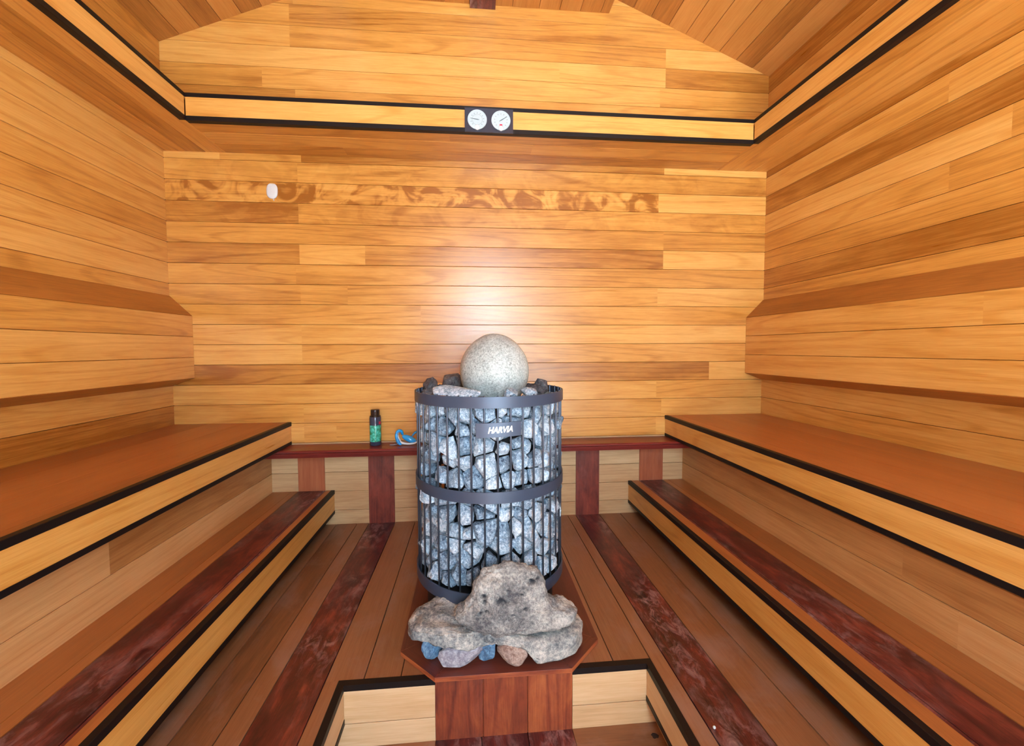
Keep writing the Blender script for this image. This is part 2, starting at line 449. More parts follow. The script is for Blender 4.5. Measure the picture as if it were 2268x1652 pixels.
# three stained boards under the platform
bm = new_bm()
for a, b_, t in ((-.1105, .0245, .3), (.0245, .153, .62), (.153, .2845, .68)):
    board(bm, (b_, PITY-.001, zp), Z, -X, -Y, -zp-.001, b_-a, c=.001, T=.013, tone=t)
slab(bm, (-.11, PITY+.004, zp), (.284, PITY+.012, -.002))
struct('trim_12', bm, M['ped'])

# ------------------------------------------------------------------ rear wall with a wide glazed entrance (behind the camera)
DX0, DX1, DZ = -.10, 1.5, 2.15
bm = new_bm()
z = -.2
while z < 2.95:
    segs = [(XL, DX0), (DX1, XR)] if z < DZ else [(XL, XR)]
    for a, b_ in segs: board(bm, (a, YR, z), X, Z, Y, b_-a, .1027)
    z += .1027
for s, x0 in ((1, XL), (-1, XR)):
    bmesh.ops.bisect_plane(bm, geom=bm.verts[:]+bm.edges[:]+bm.faces[:], plane_co=(x0, YR, ZG+.004), plane_no=Vector((-SL*s, 0, 1)).normalized(), clear_outer=True)
struct('wall_rear', bm, M['honey'])
bm = new_bm()
for a, b_ in ((DX0, DX0+.05), (DX1-.05, DX1)): slab(bm, (a, YR-.03, -.2), (b_, YR+.02, DZ))
slab(bm, (DX0+.05, YR-.03, DZ-.05), (DX1-.05, YR+.02, DZ))
struct('door_1', bm, M['post'])

# unseen pale paving, added outside the entrance to bounce sunlight in
bm = new_bm()
yy = YR-.03
for i in range(8):
    for j in range(9): board(bm, (-2.6+j*.6, yy-(i+1)*.6, -.2), X, Y, Z, .6, .6, T=.05, c=.003, gap=.002)
struct('ground', bm, plain('bounce_paving', lin(206, 204, 198), .8))

# ------------------------------------------------------------------ backrests
def backrest(side):
    xw, xf, n = (XL, KL, X) if side == 'l' else (XR, KR, -X)
    lab = ('protruding three board wooden backrest along the left wall' if side == 'l' else 'protruding three board wooden backrest along the right wall, darker orange')
    t = thing('backrest', lab, 'backrest', (xw, .5, .75), 'backrests above the upper benches')
    z0, z1 = .7855, 1.0988
    bm = new_bm(); w = (z1-z0)/3
    for i in range(3): run(bm, (xf, YR, z0+w*i), Y, Z, n, LEN-.001, w, [rnd.uniform(1, 2.6)] if i != 1 else [], c=.0012, tone=.45+.5*rnd.random())
    obj('front_boards', bm, M['honey'], t)
    for nm, za, zb_ in (('top_board', z1, 1.202), ('bottom_board', z0, .745)):
        A = Vector((xf, YR, za)); B = Vector((xw, YR, zb_)); v = (B-A); L = v.length-.004; v.normalize()
        N_ = Vector((n.x, 0, 0)); N_ = (N_-v*N_.dot(v)).normalized()
        bm = new_bm(); board(bm, A+v*.001, Y, v, N_, LEN-.001, L, T=.001, c=0, gap=0, tone=.3); obj(nm, bm, M['roof'], t)
backrest('l'); backrest('r')

# ------------------------------------------------------------------ benches
def bench(side):
    s = 1 if side == 'l' else -1
    xw, xe, xr = (XL, BL, RL) if s > 0 else (XR, BR, RR)
    lab = 'wide upper wooden bench with black edge strips along the left wall' if s > 0 else 'wide upper wooden bench with black edge strips along the right wall'
    t = thing('sauna_bench', lab, 'bench', (xw, .5, 0), 'upper sauna benches')
    bm = new_bm(); n = Vector((s, 0, 0))
    a = .0; depth = abs(xe-xw)-TO
    edges = [0, .165, .33, .495, depth-.03, depth] if depth > .53 else [0, .17, .34, depth-.03, depth]
    edges = sorted(set(e for e in edges if e <= depth))
    for p, q in zip(edges, edges[1:]):
        if q-p < .01: continue
        O = Vector((xw, YR, ZB))+n*p
        if s > 0: board(bm, O, Y, X, Z, LEN-.001, q-p, c=.0003, gap=.0005, T=.02)
        else: board(bm, O, Y, -X, Z, LEN-.001, q-p, c=.0003, gap=.0005, T=.02)
    obj('seat', bm, M['seat'], t)
    def strip(nm, x_out, thick, z0, z1, m, tone=.7):
        bm = new_bm(); x2 = x_out-s*thick
        board(bm, (x_out, YR, z0), Y, Z, n, LEN-.001, z1-z0, T=thick, c=.0012 if m is M['black'] else 0, gap=0, tone=tone)
        return obj(nm, bm, m, t)
    strip('edge_strip', xe, TO, ZB-.02, ZB+.0008, M['black'])
    strip('front_board', xe-s*.002, .016, ZS+.017, ZB-.02, M['honey'], .8)
    strip('edge_strip', xe-s*.001, .03, ZS, ZS+.017, M['black'])
    bm = new_bm(); slab(bm, (min(xe-s*.03, xr), YR, ZS+.004), (max(xe-s*.03, xr), D-.15, ZS+.012)); obj('underside', bm, M['seat'], t)
    bm = new_bm()
    for z0, z1 in ((ZM-.015, .28), (.28, .383), (.383, ZS+.012)):
        run(bm, (xr, YR, z0), Y, Z, n, LEN-.001, z1-z0, [rnd.uniform(1.2, 2.4)], c=.0012, T=.014)
    obj('riser', bm, M['riser'], t)
bench('l'); bench('r')
def step(side):
    s = 1 if side == 'l' else -1
    xe, xr, xf = (ML, RL, FL0) if s > 0 else (MR, RR, FR0)
    lab = 'low wooden step bench with dark red tread below the left bench' if s > 0 else 'low wooden step bench with dark red tread below the right bench'
    t = thing('step_bench', lab, 'bench', (xr, .5, 0), 'low step benches')
    n = Vector((s, 0, 0))
    lay = [(-1.0427, -.946, 0, .3), (-.946, -.912, 0, .5), (-.774, -.7458, 0, .6)] if s > 0 else [(1.189, 1.103, 0, .35), (1.103, 1.074, 0, .6), (.934, .8896, 0, .6)]
    dk = (-.912, -.774) if s > 0 else (1.074, .934)
    bm = new_bm()
    for a, b_, k, tn in lay: board(bm, (a, YR, ZM), Y, n, Z, LEN-.001, abs(b_-a), tone=tn, T=.02, c=.0004, gap=.0009)
    obj('seat', bm, M['seat'], t)
    bm = new_bm(); w = abs(dk[1]-dk[0])-.011
    board(bm, (dk[0], YR, ZM), Y, n, Z, LEN-.001, w, tone=.45, T=.02, c=.0015)
    # rounded bead along the tread's edge
    board(bm, (dk[0]+s*w, YR, ZM+.001), Y, n, Z, LEN-.001, .011, tone=.75, T=.02, c=.004)
    o = obj('tread', bm, M['dark'], t); o['label'] = 'dark red stained tread plank with a bead along its edge'
    def strip(nm, x_out, thick, z0, z1, m, tone=.7):
        bm = new_bm(); board(bm, (x_out, YR, z0), Y, Z, n, LEN-.001, z1-z0, T=thick, c=.0012 if m is M['black'] else 0, gap=0, tone=tone); obj(nm, bm, m, t)
    strip('edge_strip', xe, TO, ZM-.02, ZM+.0008, M['black'])
    strip('front_board', xe-s*.002, .016, ZMB+.018, ZM-.02, M['honey'], .75)
    strip('edge_strip', xe-s*.001, .03, ZMB, ZMB+.018, M['black'])
    bm = new_bm(); slab(bm, (min(xe-s*.03, xr), YR, ZMB+.004), (max(xe-s*.03, xr), D-.001, ZMB+.012)); obj('underside', bm, M['gap'], t)
    bm = new_bm(); board(bm, (xf, YR, .0005), Y, Z, n, LEN-.001, ZMB+.005, T=.012, c=0, tone=.1); obj('riser', bm, M['black'], t)  # set-back riser in black, the recess shade put into its colour
step('l'); step('r')

# ------------------------------------------------------------------ shelf on the back wall and the stained uprights
SZ = ZS-.0005; YS = 2.054
t = thing('wall_shelf', 'long dark red wooden shelf with moulded edge on the back wall behind the stove', 'shelf', (.07, 2.19, .394))
bm = new_bm()
prof = [(D-.001, .394), (YS+.012, .394), (YS+.010, .4065), (YS+.004, .4075), (YS+.003, .4175), (YS+.006, .4185), (YS, .421), (YS, .428), (YS+.004, SZ), (D-.001, SZ)]
uvl = bm.loops.layers.uv['UVMap']; cl = bm.loops.layers.float_color['board']
rows = [[bm.verts.new((x, y, z)) for y, z in prof] for x in (RL+.001, RR-.001)]
for i in range(len(prof)):
    j = (i+1) % len(prof); bm.faces.new((rows[0][i], rows[0][j], rows[1][j], rows[1][i]))
bm.faces.new(rows[0]); bm.faces.new(rows[1][::-1])
for f in bm.faces:
    for l in f.loops: l[uvl].uv = (l.vert.co.x, l.vert.co.y+l.vert.co.z); l[cl] = (.45, .37, 0, 1)
bmesh.ops.recalc_face_normals(bm, faces=bm.faces)
obj('shelf_board', bm, M['shelf'], t)
for i, (a, b_, z0, mt, tn) in enumerate(((-.9105, -.7745, ZM+.001, 'postlight', .6), (-.5517, -.4161, .0005, 'post', .0), (.5709, .7041, .0005, 'post', .1), (.9345, 1.072, ZM+.001, 'postlight', .4))):
    bm = new_bm(); board(bm, (b_, D-.006, z0), Z, -X, -Y, .3935-z0, b_-a, T=.0058, c=.001, tone=tn)
    struct('trim_%d' % (13+i), bm, M[mt])

# ------------------------------------------------------------------ stove platform
t = thing('stove_platform', 'dark wooden platform with clipped front corners under the stove, edging the entry well', 'platform', (.084, 1.4, 0))
out = [(-.2217, 1.2183), (-.1095, 1.1090), (.2795, 1.1070), (.3890, 1.2158), (.3890, 1.83), (-.2217, 1.83)]
bm = new_bm(); cx, cy = .084, 1.45; w = .075
uvl = bm.loops.layers.uv['UVMap']; cl = bm.loops.layers.float_color['board']
inn = [Vector((cx+(x-cx)*.72, cy+(y-cy)*.78)) for x, y in out]
def quad(ps, z, U2, tone):
    vs = [bm.verts.new((p[0], p[1], z)) for p in ps]
    f = bm.faces.new(vs)
    if f.normal.z < 0: f.normal_flip()
    U2 = Vector(U2).normalized(); V2 = Vector((-U2.y, U2.x)); sd = rnd.random()
    for l in f.loops: l[uvl].uv = (l.vert.co.xy.dot(U2), l.vert.co.xy.dot(V2)); l[cl] = (tone, sd, 0, 1)
for i in range(6):
    j = (i+1) % 6; A, B = Vector(out[i]), Vector(out[j]); d = (B-A).normalized()*.0006
    quad([A+d, B-d, inn[j]-d, inn[i]+d], ZT, B-A, .3+.4*rnd.random())
quad(inn, ZT, (0, 1), .4)
obj('mitred_top', bm, M['plat'], t)
bm = new_bm()
for i in range(6):
    j = (i+1) % 6; A, B = Vector((*out[i], .0006)), Vector((*out[j], .0006)); u = (B-A); L = u.length; u.normalize()
    board(bm, A, u, Z, u.cross(Z), L, ZT-.0008, T=.012, c=.001, gap=0, tone=.9)
o = obj('edge_moulding', bm, M['ped'], t); o['label'] = 'lighter orange brown edge'

# ------------------------------------------------------------------ the stove
stove = thing('sauna_stove', 'tall round black stove of steel bars packed with grey stones', 'sauna stove', (HX, HY, ZT))
def ring(z0, z1, r=HR, th=.004):
    bm = new_bm(); lathe(bm, [(r-th, z0), (r, z0), (r, z1), (r-th, z1), (r-th, z0)], (HX, HY, 0), 128); return bm
for nm, z0, z1 in (('top_band', .7475, .7825), ('middle_band', .4525, .488), ('bottom_band', .127, .165)):
    obj(nm, ring(z0, z1), M['steel'], stove, 'auto')
bm = new_bm(); lathe(bm, [(0, ZT), (.232, ZT), (.232, .127), (.262, .1275), (.262, .14), (0, .14)], (HX, HY, 0), 72); obj('base_drum', bm, M['inner'], stove, 'auto')
bm = new_bm(); lathe(bm, [(0, .141), (.168, .141), (.168, .70), (0, .70)], (HX, HY, 0), 40); obj('core', bm, M['inner'], stove)
proto = None
for k in range(40):
    a = 2*PI*(k+.35)/40
    if proto is None:
        bm = new_bm(); tube(bm, [(0, 0, 0), (0, 0, .642), (0, 0, .645)], [.0031, .0031, .002], 8)
        me_o = obj('rod', bm, M['rod'], None, True); me_o.parent = stove; proto = me_o; o = me_o
    else:
        o = proto.copy(); C.objects.link(o); o.parent = stove
    o.location = (math.cos(a)*.2612, math.sin(a)*.2612, .1405-ZT)
# name plate with raised letters
def cyl(x, z, r):   # arc length x -> point on the stove's round front
    a = x/HR; return Vector((HX+r*math.sin(a), HY-r*math.cos(a), z))
bm = new_bm(); nseg = 12; x0, x1, z0, z1 = -.0535, .089, .659, .7035
rows = []
for k in range(nseg+1):
    x = x0+(x1-x0)*k/nseg; dz = .004*(k/nseg-.5)
    rows.append([bm.verts.new(cyl(x, zz+dz, r)) for zz, r in ((z0, .2655), (z0, .2695), (z1, .2695), (z1, .2655))])
for A, B in zip(rows, rows[1:]):
    for i in range(4): bm.faces.new((A[i], B[i], B[(i+1) % 4], A[(i+1) % 4]))
bm.faces.new(rows[0]); bm.faces.new(rows[-1][::-1]); bmesh.ops.recalc_face_normals(bm, faces=bm.faces)
plate = obj('name_plate', bm, M['steel'], stove, 'auto')
cu = bpy.data.curves.new('lettering', 'FONT'); cu.body = 'HARVIA'; cu.size = .030; cu.shear = .28; cu.offset = .0009; cu.extrude = .0008; cu.align_x = 'CENTER'; cu.space_character = .98; cu.resolution_u = 3
fo = bpy.data.objects.new('tmp_text', cu); C.objects.link(fo)
bpy.context.view_layer.update()
me = bpy.data.meshes.new_from_object(fo.evaluated_get(bpy.context.evaluated_depsgraph_get()))
bpy.data.objects.remove(fo)
bm = new_bm(); bm.from_mesh(me)
for v in bm.verts: v.co = cyl(v.co.x*.74+.0215, .6735+v.co.y*.86+v.co.x*.03, .2702+v.co.z)
obj('lettering', bm, M['letter'], plate)

# ------------------------------------------------------------------ rocks
def hull_rock(pts, noise_amp=.0025, sub=2, seed=0, freq=30., bev=.18):
    b2 = new_bm()
    for p in pts: b2.verts.new(p)
    r = bmesh.ops.convex_hull(b2, input=b2.verts)
    bmesh.ops.delete(b2, geom=[v for v in b2.verts if not v.link_faces], context='VERTS')
    size = max((v.co-w.co).length for v in b2.verts[:6] for w in b2.verts)
    bmesh.ops.dissolve_limit(b2, angle_limit=.12, verts=b2.verts, edges=b2.edges)
    bmesh.ops.bevel(b2, geom=b2.edges[:], offset=size*.05*bev/.18, segments=1, affect='EDGES', profile=.5, clamp_overlap=True)
    bmesh.ops.triangulate(b2, faces=b2.faces)
    for _ in range(sub):
        es = [e for e in b2.edges if e.calc_length() > size*.16]
        if es: bmesh.ops.subdivide_edges(b2, edges=es, cuts=1)
        bmesh.ops.triangulate(b2, faces=b2.faces)
    off = Vector((seed*3.1 % 50, seed*7.7 % 50, seed*1.3 % 50))
    b2.normal_update()
    for v in b2.verts:
        q = v.co*freq+off
        v.co += v.normal*noise_amp*(noise.noise(q)+.5*noise.noise(q*2.3))
    return b2

# stones standing behind the bars: cells of a jittered wall of stones wrapped round the stove
def clip_poly(poly, p, n):
    out = []
    for i in range(len(poly)):
        a, b_ = poly[i], poly[(i+1) % len(poly)]
        da, db = (a-p).dot(n), (b_-p).dot(n)
        if da <= 0: out.append(a)
        if da*db < 0: out.append(a+(b_-a)*(da/(da-db)))
    return out
rs = random.Random(21)
SPAN = math.radians(108)*.25
seeds = []
tiers = {'upper': (.488, .752, 5), 'lower': (.165, .470, 6)}
zlist = []
for tn in ('upper', 'lower'):
    za, zb_, nr = tiers[tn]
    for r_ in range(nr):
        zc = zb_-(r_+.5)*(zb_-za)/nr
        x = -SPAN+rs.uniform(0, .03)
        while x < SPAN:
            w = rs.choice((.044, .054, .064, .074, .088))
            seeds.append([Vector((x+w/2+rs.uniform(-.007, .007), zc+rs.uniform(-.017, .017))), tn, r_, rs.random()]); x += w
ordn = ['first', 'second', 'third', 'fourth', 'fifth', 'sixth', 'seventh', 'eighth', 'ninth', 'tenth', 'eleventh', 'twelfth', 'thirteenth', 'fourteenth', 'fifteenth', 'sixteenth', 'seventeenth', 'eighteenth', 'nineteenth', 'twentieth', 'twenty-first', 'twenty-second', 'twenty-third', 'twenty-fourth', 'twenty-fifth']
count = {}
for i, (p, tn, r_, rv) in enumerate(seeds):
    cell = [p+Vector(d) for d in ((-.07, -.06), (.07, -.06), (.07, .06), (-.07, .06))]
    for j, (q, *_x) in enumerate(seeds):
        if j == i or (q-p).length > .15: continue
        n = (q-p); wgt = .5+.2*(rv-_x[2]); cell = clip_poly(cell, p+n*wgt, n.normalized())
    zmin, zmax = (.486, .765) if tn == 'upper' else (.160, .488)
    cell = clip_poly(cell, Vector((0, zmax)), Vector((0, 1))); cell = clip_poly(cell, Vector((0, zmin)), Vector((0, -1)))
    if len(cell) < 3: continue
    c = sum(cell, Vector((0, 0)))/len(cell)
    if rs.random() < .015: continue
    a_ = math.degrees(c.x/.25)
    key = (tn, r_) if -80 < a_ < 84 else (tn, r_, 'left' if a_ < 0 else 'right')
    count[key] = count.get(key, 0)+1
    ang = abs(c.x)/.25
    deep = rs.random() < .3
    shr = rs.uniform(1.06, 1.16) if deep else rs.uniform(.88, 1.02)
    bulge = rs.uniform(.0, .014); dep = rs.uniform(.028, .045)
    rm = .222-rs.uniform(0, .014) if deep else .238-rs.uniform(0, .010)
    rmax = .2575 if ang < .9 or rs.random() < .7 else rs.uniform(.264, .276)
    if rmax > .26: rm += .012
    mid = [c+(v-c)*shr*rs.uniform(.93, 1.03) for v in cell]
    pts3 = []
    def wrap(v, r):
        a = v.x/.25
        return Vector((HX+r*math.sin(a), HY-r*math.cos(a), v.y))
    tl = Vector((rs.uniform(-1, 1), rs.uniform(-1, 1)))*.28
    fo_ = Vector((rs.uniform(-.010, .010), rs.uniform(-.010, .010)))
    for v in mid: pts3.append(wrap(v, min(rm+(v-c).dot(tl)+rs.uniform(-.004, .004), rmax-.002)))
    k = rs.uniform(.4, .8)
    for v in mid:
        w_ = c+(v-c)*k*rs.uniform(.75, 1.2)+fo_
        pts3.append(wrap(w_, min(rm+.012+bulge+(w_-c).dot(tl)+rs.uniform(-.004, .004), rmax)))
    for v in mid[::2]: pts3.append(wrap(c+(v-c)*.6, rm-dep))
    org = wrap(c, rm-.01)
    b2 = hull_rock(pts3, .0022, 2, i, 60., .06)
    if len(key) == 2: lab = 'grey stone in the %s cage tier, %s row down, %s from left' % (tn, ordn[r_], ordn[count[key]-1])
    else: lab = 'grey stone round the %s side of the cage, %s tier, %s row down, %s one' % (key[2], tn, ordn[r_], ordn[count[key]-1])
    o = obj('stove_stone', b2, M['stone'], None, False, org); tag(o, lab, 'stone', 'grey stones packed in the stove cage')

# speckled round boulder on top of the stove
bm = new_bm(); bmesh.ops.create_icosphere(bm, subdivisions=5, radius=1)
for v in bm.verts:
    z = v.co.z; k = 1-.05*max(z, 0)**2+.0*z
    n_ = 1+.012*noise.noise(v.co*2.2)
    v.co = Vector((.083+v.co.x*.1265*k*n_, 1.50+v.co.y*.122*k*n_, .846+z*.138*n_))
o = obj('round_stone', bm, M['egg'], None, True, (.083, 1.5, .72)); tag(o, 'large smooth speckled granite ball sitting on top of the stove', 'stone')

# stones lying in the stove's top
def blob_pts(c, s, n=14, seed=0, rot=0.):
    r_ = random.Random(seed); out = []
    for i in range(n):
        z = 1-2*(i+.5)/n; a = i*2.39996+r_.uniform(-.4, .4); q = math.sqrt(1-z*z)
        p = Vector((q*math.cos(a)*s[0], q*math.sin(a)*s[1], z*s[2]))*r_.uniform(.82, 1.12)
        p.rotate(Matrix.Rotation(rot, 3, 'Z')); out.append(Vector(c)+p)
    return out
top = [((-.152, 1.50, .792), (.03, .035, .040), 'dark pointed stone at the left rim on top of the stove', 'topstone'),
       ((-.075, 1.62, .800), (.070, .045, .042), 'large dark wedge stone behind the flat slab on top of the stove', 'topstone'),
       ((.125, 1.325, .781), (.036, .028, .020), 'small pale stone just right of centre at the front rim of the stove', 'stone'),
       ((.190, 1.345, .783), (.034, .03, .020), 'small pale stone at the right front rim of the stove', 'stone'),
       ((.232, 1.43, .783), (.034, .03, .024), 'dark lumpy stone at the right rim beside the granite ball', 'topstone'),
       ((.262, 1.53, .786), (.03, .04, .030), 'dark knobbly stone at the far right rim of the stove', 'topstone'),
       ((.235, 1.63, .77), (.035, .04, .022), 'dark stone low inside the right back rim of the stove', 'topstone'),
       ((-.145, 1.47, .772), (.032, .04, .022), 'dark low stone at the far left rim of the stove', 'topstone'),
       ((.02, 1.34, .756), (.05, .035, .02), 'dark stone sunk at the front under the granite ball', 'topstone'),
       ((-.06, 1.38, .752), (.05, .04, .02), 'dark stone sunk beneath the flat pale slab on the stove', 'topstone'),
       ((.10, 1.70, .752), (.08, .04, .03), 'dark stone sunk behind the granite ball on the stove', 'topstone')]
for i, (c, s, lab, mt) in enumerate(top):
    b2 = hull_rock(blob_pts(c, s, 12, i+3, i*.7), .002, 2, i+500, 60., .07)
    tag(obj('top_stone', b2, M[mt], None, False, c), lab, 'stone', 'stones lying on top of the stove')
# long flat pale slab
pts = []
for x, y, z in ((-.128, 1.345, .792), (-.118, 1.36, .806), (-.135, 1.375, .80), (-.12, 1.325, .785), (-.05, 1.30, .777), (.01, 1.285, .776), (.03, 1.29, .780), (.032, 1.295, .797), (.02, 1.31, .795), (-.06, 1.32, .793), (-.09, 1.39, .81), (-.02, 1.36, .796), (-.125, 1.335, .778), (.005, 1.30, .774)):
    pts.append((x, y, z))
b2 = hull_rock(pts, .0022, 3, 77, 60.)
tag(obj('flat_stone', b2, M['stone'], None, False, (-.05, 1.33, .78)), 'long flat pale stone slab at the left front of the stove top', 'stone', 'stones lying on top of the stove')

# ---- rocks on the platform in front of the stove
def cr(tab, t):
    for (a, *va), (b_, *vb) in zip(tab, tab[1:]):
        if a <= t <= b_:
            k = (t-a)/(b_-a); k = k*k*(3-2*k)*.5+k*.5
            return [p+(q-p)*k for p, q in zip(va, vb)]
    return list(tab[-1][1:]) if t > tab[-1][0] else list(tab[0][1:])
def profile_rock(tab, amp, seed, sub=5, freq=18., rid=0.):
    """tab rows: z, x_left, x_right, y_front, y_back"""
    b2 = new_bm(); bmesh.ops.create_icosphere(b2, subdivisions=sub, radius=1)
    z0, z1 = tab[0][0], tab[-1][0]
    for v in b2.verts:
        n_ = v.co.copy(); zz = z0+(z1-z0)*(.5+.5*max(-1, min(1, n_.z*1.0)))
        xl, xr, yf, yb = cr(tab, zz)
        h = math.hypot(n_.x, n_.y) or 1e-6
        lat = math.sqrt(max(0., 1-min(1., abs(n_.z))**16))
        cx_, cy_ = n_.x/h*lat, n_.y/h*lat
        e = .75
        sx = math.copysign(abs(cx_)**e, cx_); sy = math.copysign(abs(cy_)**e, cy_)
        v.co = Vector(((xl+xr)/2+sx*(xr-xl)/2, (yf+yb)/2-.004+sy*(yb-yf-.004)/2, zz))
    b2.normal_update()
    off = Vector((seed, seed*2.1, seed*.7))
    for v in b2.verts:
        q = v.co*freq+off
        d = noise.noise(q)+.5*noise.noise(q*2.1)+.28*noise.noise(q*4.7)
        d += rid*(abs(noise.noise(q*1.3+Vector((9, 0, 0))))-.3)*1.4
        F = noise.voronoi(q*.75)[0]; d += .9*(min(F[1]-F[0], .5)-.25)
        d += .22*noise.noise(q*9.)+.12*noise.noise(q*17.)
        v.co += v.normal*amp*d
    return b2
tab = [(.094, .03, .20, 1.150, 1.20), (.106, .012, .262, 1.128, 1.222), (.125, -.022, .300, 1.122, 1.228), (.150, -.055, .312, 1.124, 1.228), (.166, -.046, .288, 1.126, 1.226), (.176, -.032, .244, 1.130, 1.224),
       (.20, -.012, .225, 1.138, 1.220), (.228, .002, .212, 1.142, 1.218), (.25, .012, .205, 1.148, 1.216), (.268, .025, .194, 1.158, 1.214), (.284, .050, .165, 1.168, 1.21), (.294, .09, .125, 1.18, 1.205)]
b2 = profile_rock(tab, .0085, 3.3, 6, 17., .5)
cl = b2.loops.layers.float_color['board']; hole = {}
for px_, pz_, pr_, pd_ in ((.030, .214, .010, .014), (.033, .200, .008, .012), (.078, .203, .012, .014), (.092, .200, .006, .008), (.172, .246, .013, .012), (.188, .252, .008, .008), (.02, .172, .007, .008), (.036, .176, .006, .008), (.11, .168, .006, .007), (.15, .18, .008, .008), (.10, .23, .004, .005), (.14, .215, .005, .006)):
    for v in b2.verts:
        if v.co.y < 1.19:
            w_ = noise.noise(v.co*150)*.35
            d = math.hypot((v.co.x-px_)*.8, (v.co.z-pz_)*1.15)/pr_+w_
            if d < 1: hole[v] = max(hole.get(v, (0, 0)), (min(1, 1.6*(1-d)), pd_*(1-d*d)))
for f in b2.faces:
    for l in f.loops: l[cl] = (hole[l.vert][0] if l.vert in hole else 0, 0, 0, 1)
for v, (m_, d_) in hole.items(): v.co.y += max(0, d_)
o = obj('boulder', b2, M['boulder'], None, True, (.12, 1.17, .1)); tag(o, 'large pitted grey boulder leaning against the front of the stove, topmost of the rocks', 'rock', 'rocks piled in front of the stove')
# broad ledge rock below the boulder
b2 = new_bm(); bmesh.ops.create_icosphere(b2, subdivisions=6, radius=1)
# plan outline as (angle deg, radius) about its middle
pc = Vector((.075, 1.205))
plan = [(-180, .265), (-170, .262), (-155, .19), (-130, .088), (-100, .068), (-80, .075), (-55, .10), (-30, .165), (-15, .232), (0, .262), (12, .25), (25, .175), (60, .075), (90, .06), (120, .09), (140, .165), (155, .225), (168, .262), (180, .265)]
def pr(a):
    for (a0, r0), (a1, r1) in zip(plan, plan[1:]):
        if a0 <= a <= a1: return r0+(r1-r0)*(a-a0)/(a1-a0)
    return .2
for v in b2.verts:
    n_ = v.co.copy(); h = math.hypot(n_.x, n_.y)
    a = math.degrees(math.atan2(n_.y, n_.x)); R_ = pr(a)
    rho = min(1., h*1.12)**.8
    x = pc.x+math.cos(math.radians(a))*R_*rho; y = pc.y+math.sin(math.radians(a))*R_*rho
    t_ = (x+.19)/.53
    zt_ = .118+.012*math.sin(t_*6)-.018*t_+.008*max(0, min(1, (-.03-x)/.1)); zb2 = (.070+.02*max(0, min(1, (-.03-x)/.1)) if x < .14 else .070-.054*min(1, (x-.14)/.04))
    zc = (zt_+zb2)/2; k = max(-1, min(1, n_.z*1.5))
    v.co = Vector((x, y, zc+(zt_-zb2)/2*k))
b2.normal_update()
for v in b2.verts:
    q = v.co*22+Vector((4, 1, 8)); left = max(0., min(1., (.10-v.co.x)/.15))
    d = noise.noise(q)+.5*noise.noise(q*2.3)+.3*noise.noise(q*5.1)
    F = noise.voronoi(q*.9)[0]; d += 1.1*(min(F[1]-F[0], .5)-.25)+.25*noise.noise(q*10.)+.14*noise.noise(q*19.)
    v.co += v.normal*(.0035+.005*left)*d
    if v.co.z < ZT+.0005: v.co.z = ZT+.0005
o = obj('ledge_rock', b2, M['ledge'], None, True, (.08, 1.2, .02)); tag(o, 'broad flat pale rock under the boulder, resting on four small stones', 'rock', 'rocks piled in front of the stove')
small = [((-.122, 1.190, .046), (.046, .036, .038), 'small blue grey stone at the left end under the flat rock', 'bluerock', 1),
         ((-.034, 1.150, .050), (.104, .050, .050), 'violet grey angular stone, largest under the flat rock', 'violetrock', 2),
         ((.037, 1.170, .044), (.034, .034, .044), 'smallest blue grey stone wedged between two larger stones under the flat rock', 'bluerock', 5),
         ((.104, 1.146, .048), (.082, .046, .046), 'pinkish brown blocky stone under the middle of the flat rock', 'brownrock', 9)]
for c, s, lab, mt, sd in small:
    pts = [Vector(p) for p in blob_pts(c, s, 11, sd, .25*sd)]
    pts = [Vector((p.x, max(p.y, 1.113+abs(p.x-.08)*.12), max(p.z, ZT+.001))) for p in pts]
    b2 = hull_rock(pts, .002, 2, sd+60, 50.)
    mz = min(v.co.z for v in b2.verts); bmesh.ops.translate(b2, verts=b2.verts, vec=(0, 0, ZT+.0005-mz))
    tag(obj('small_rock', b2, M[mt], None, False, (c[0], c[1], ZT)), lab, 'rock', 'rocks piled in front of the stove')

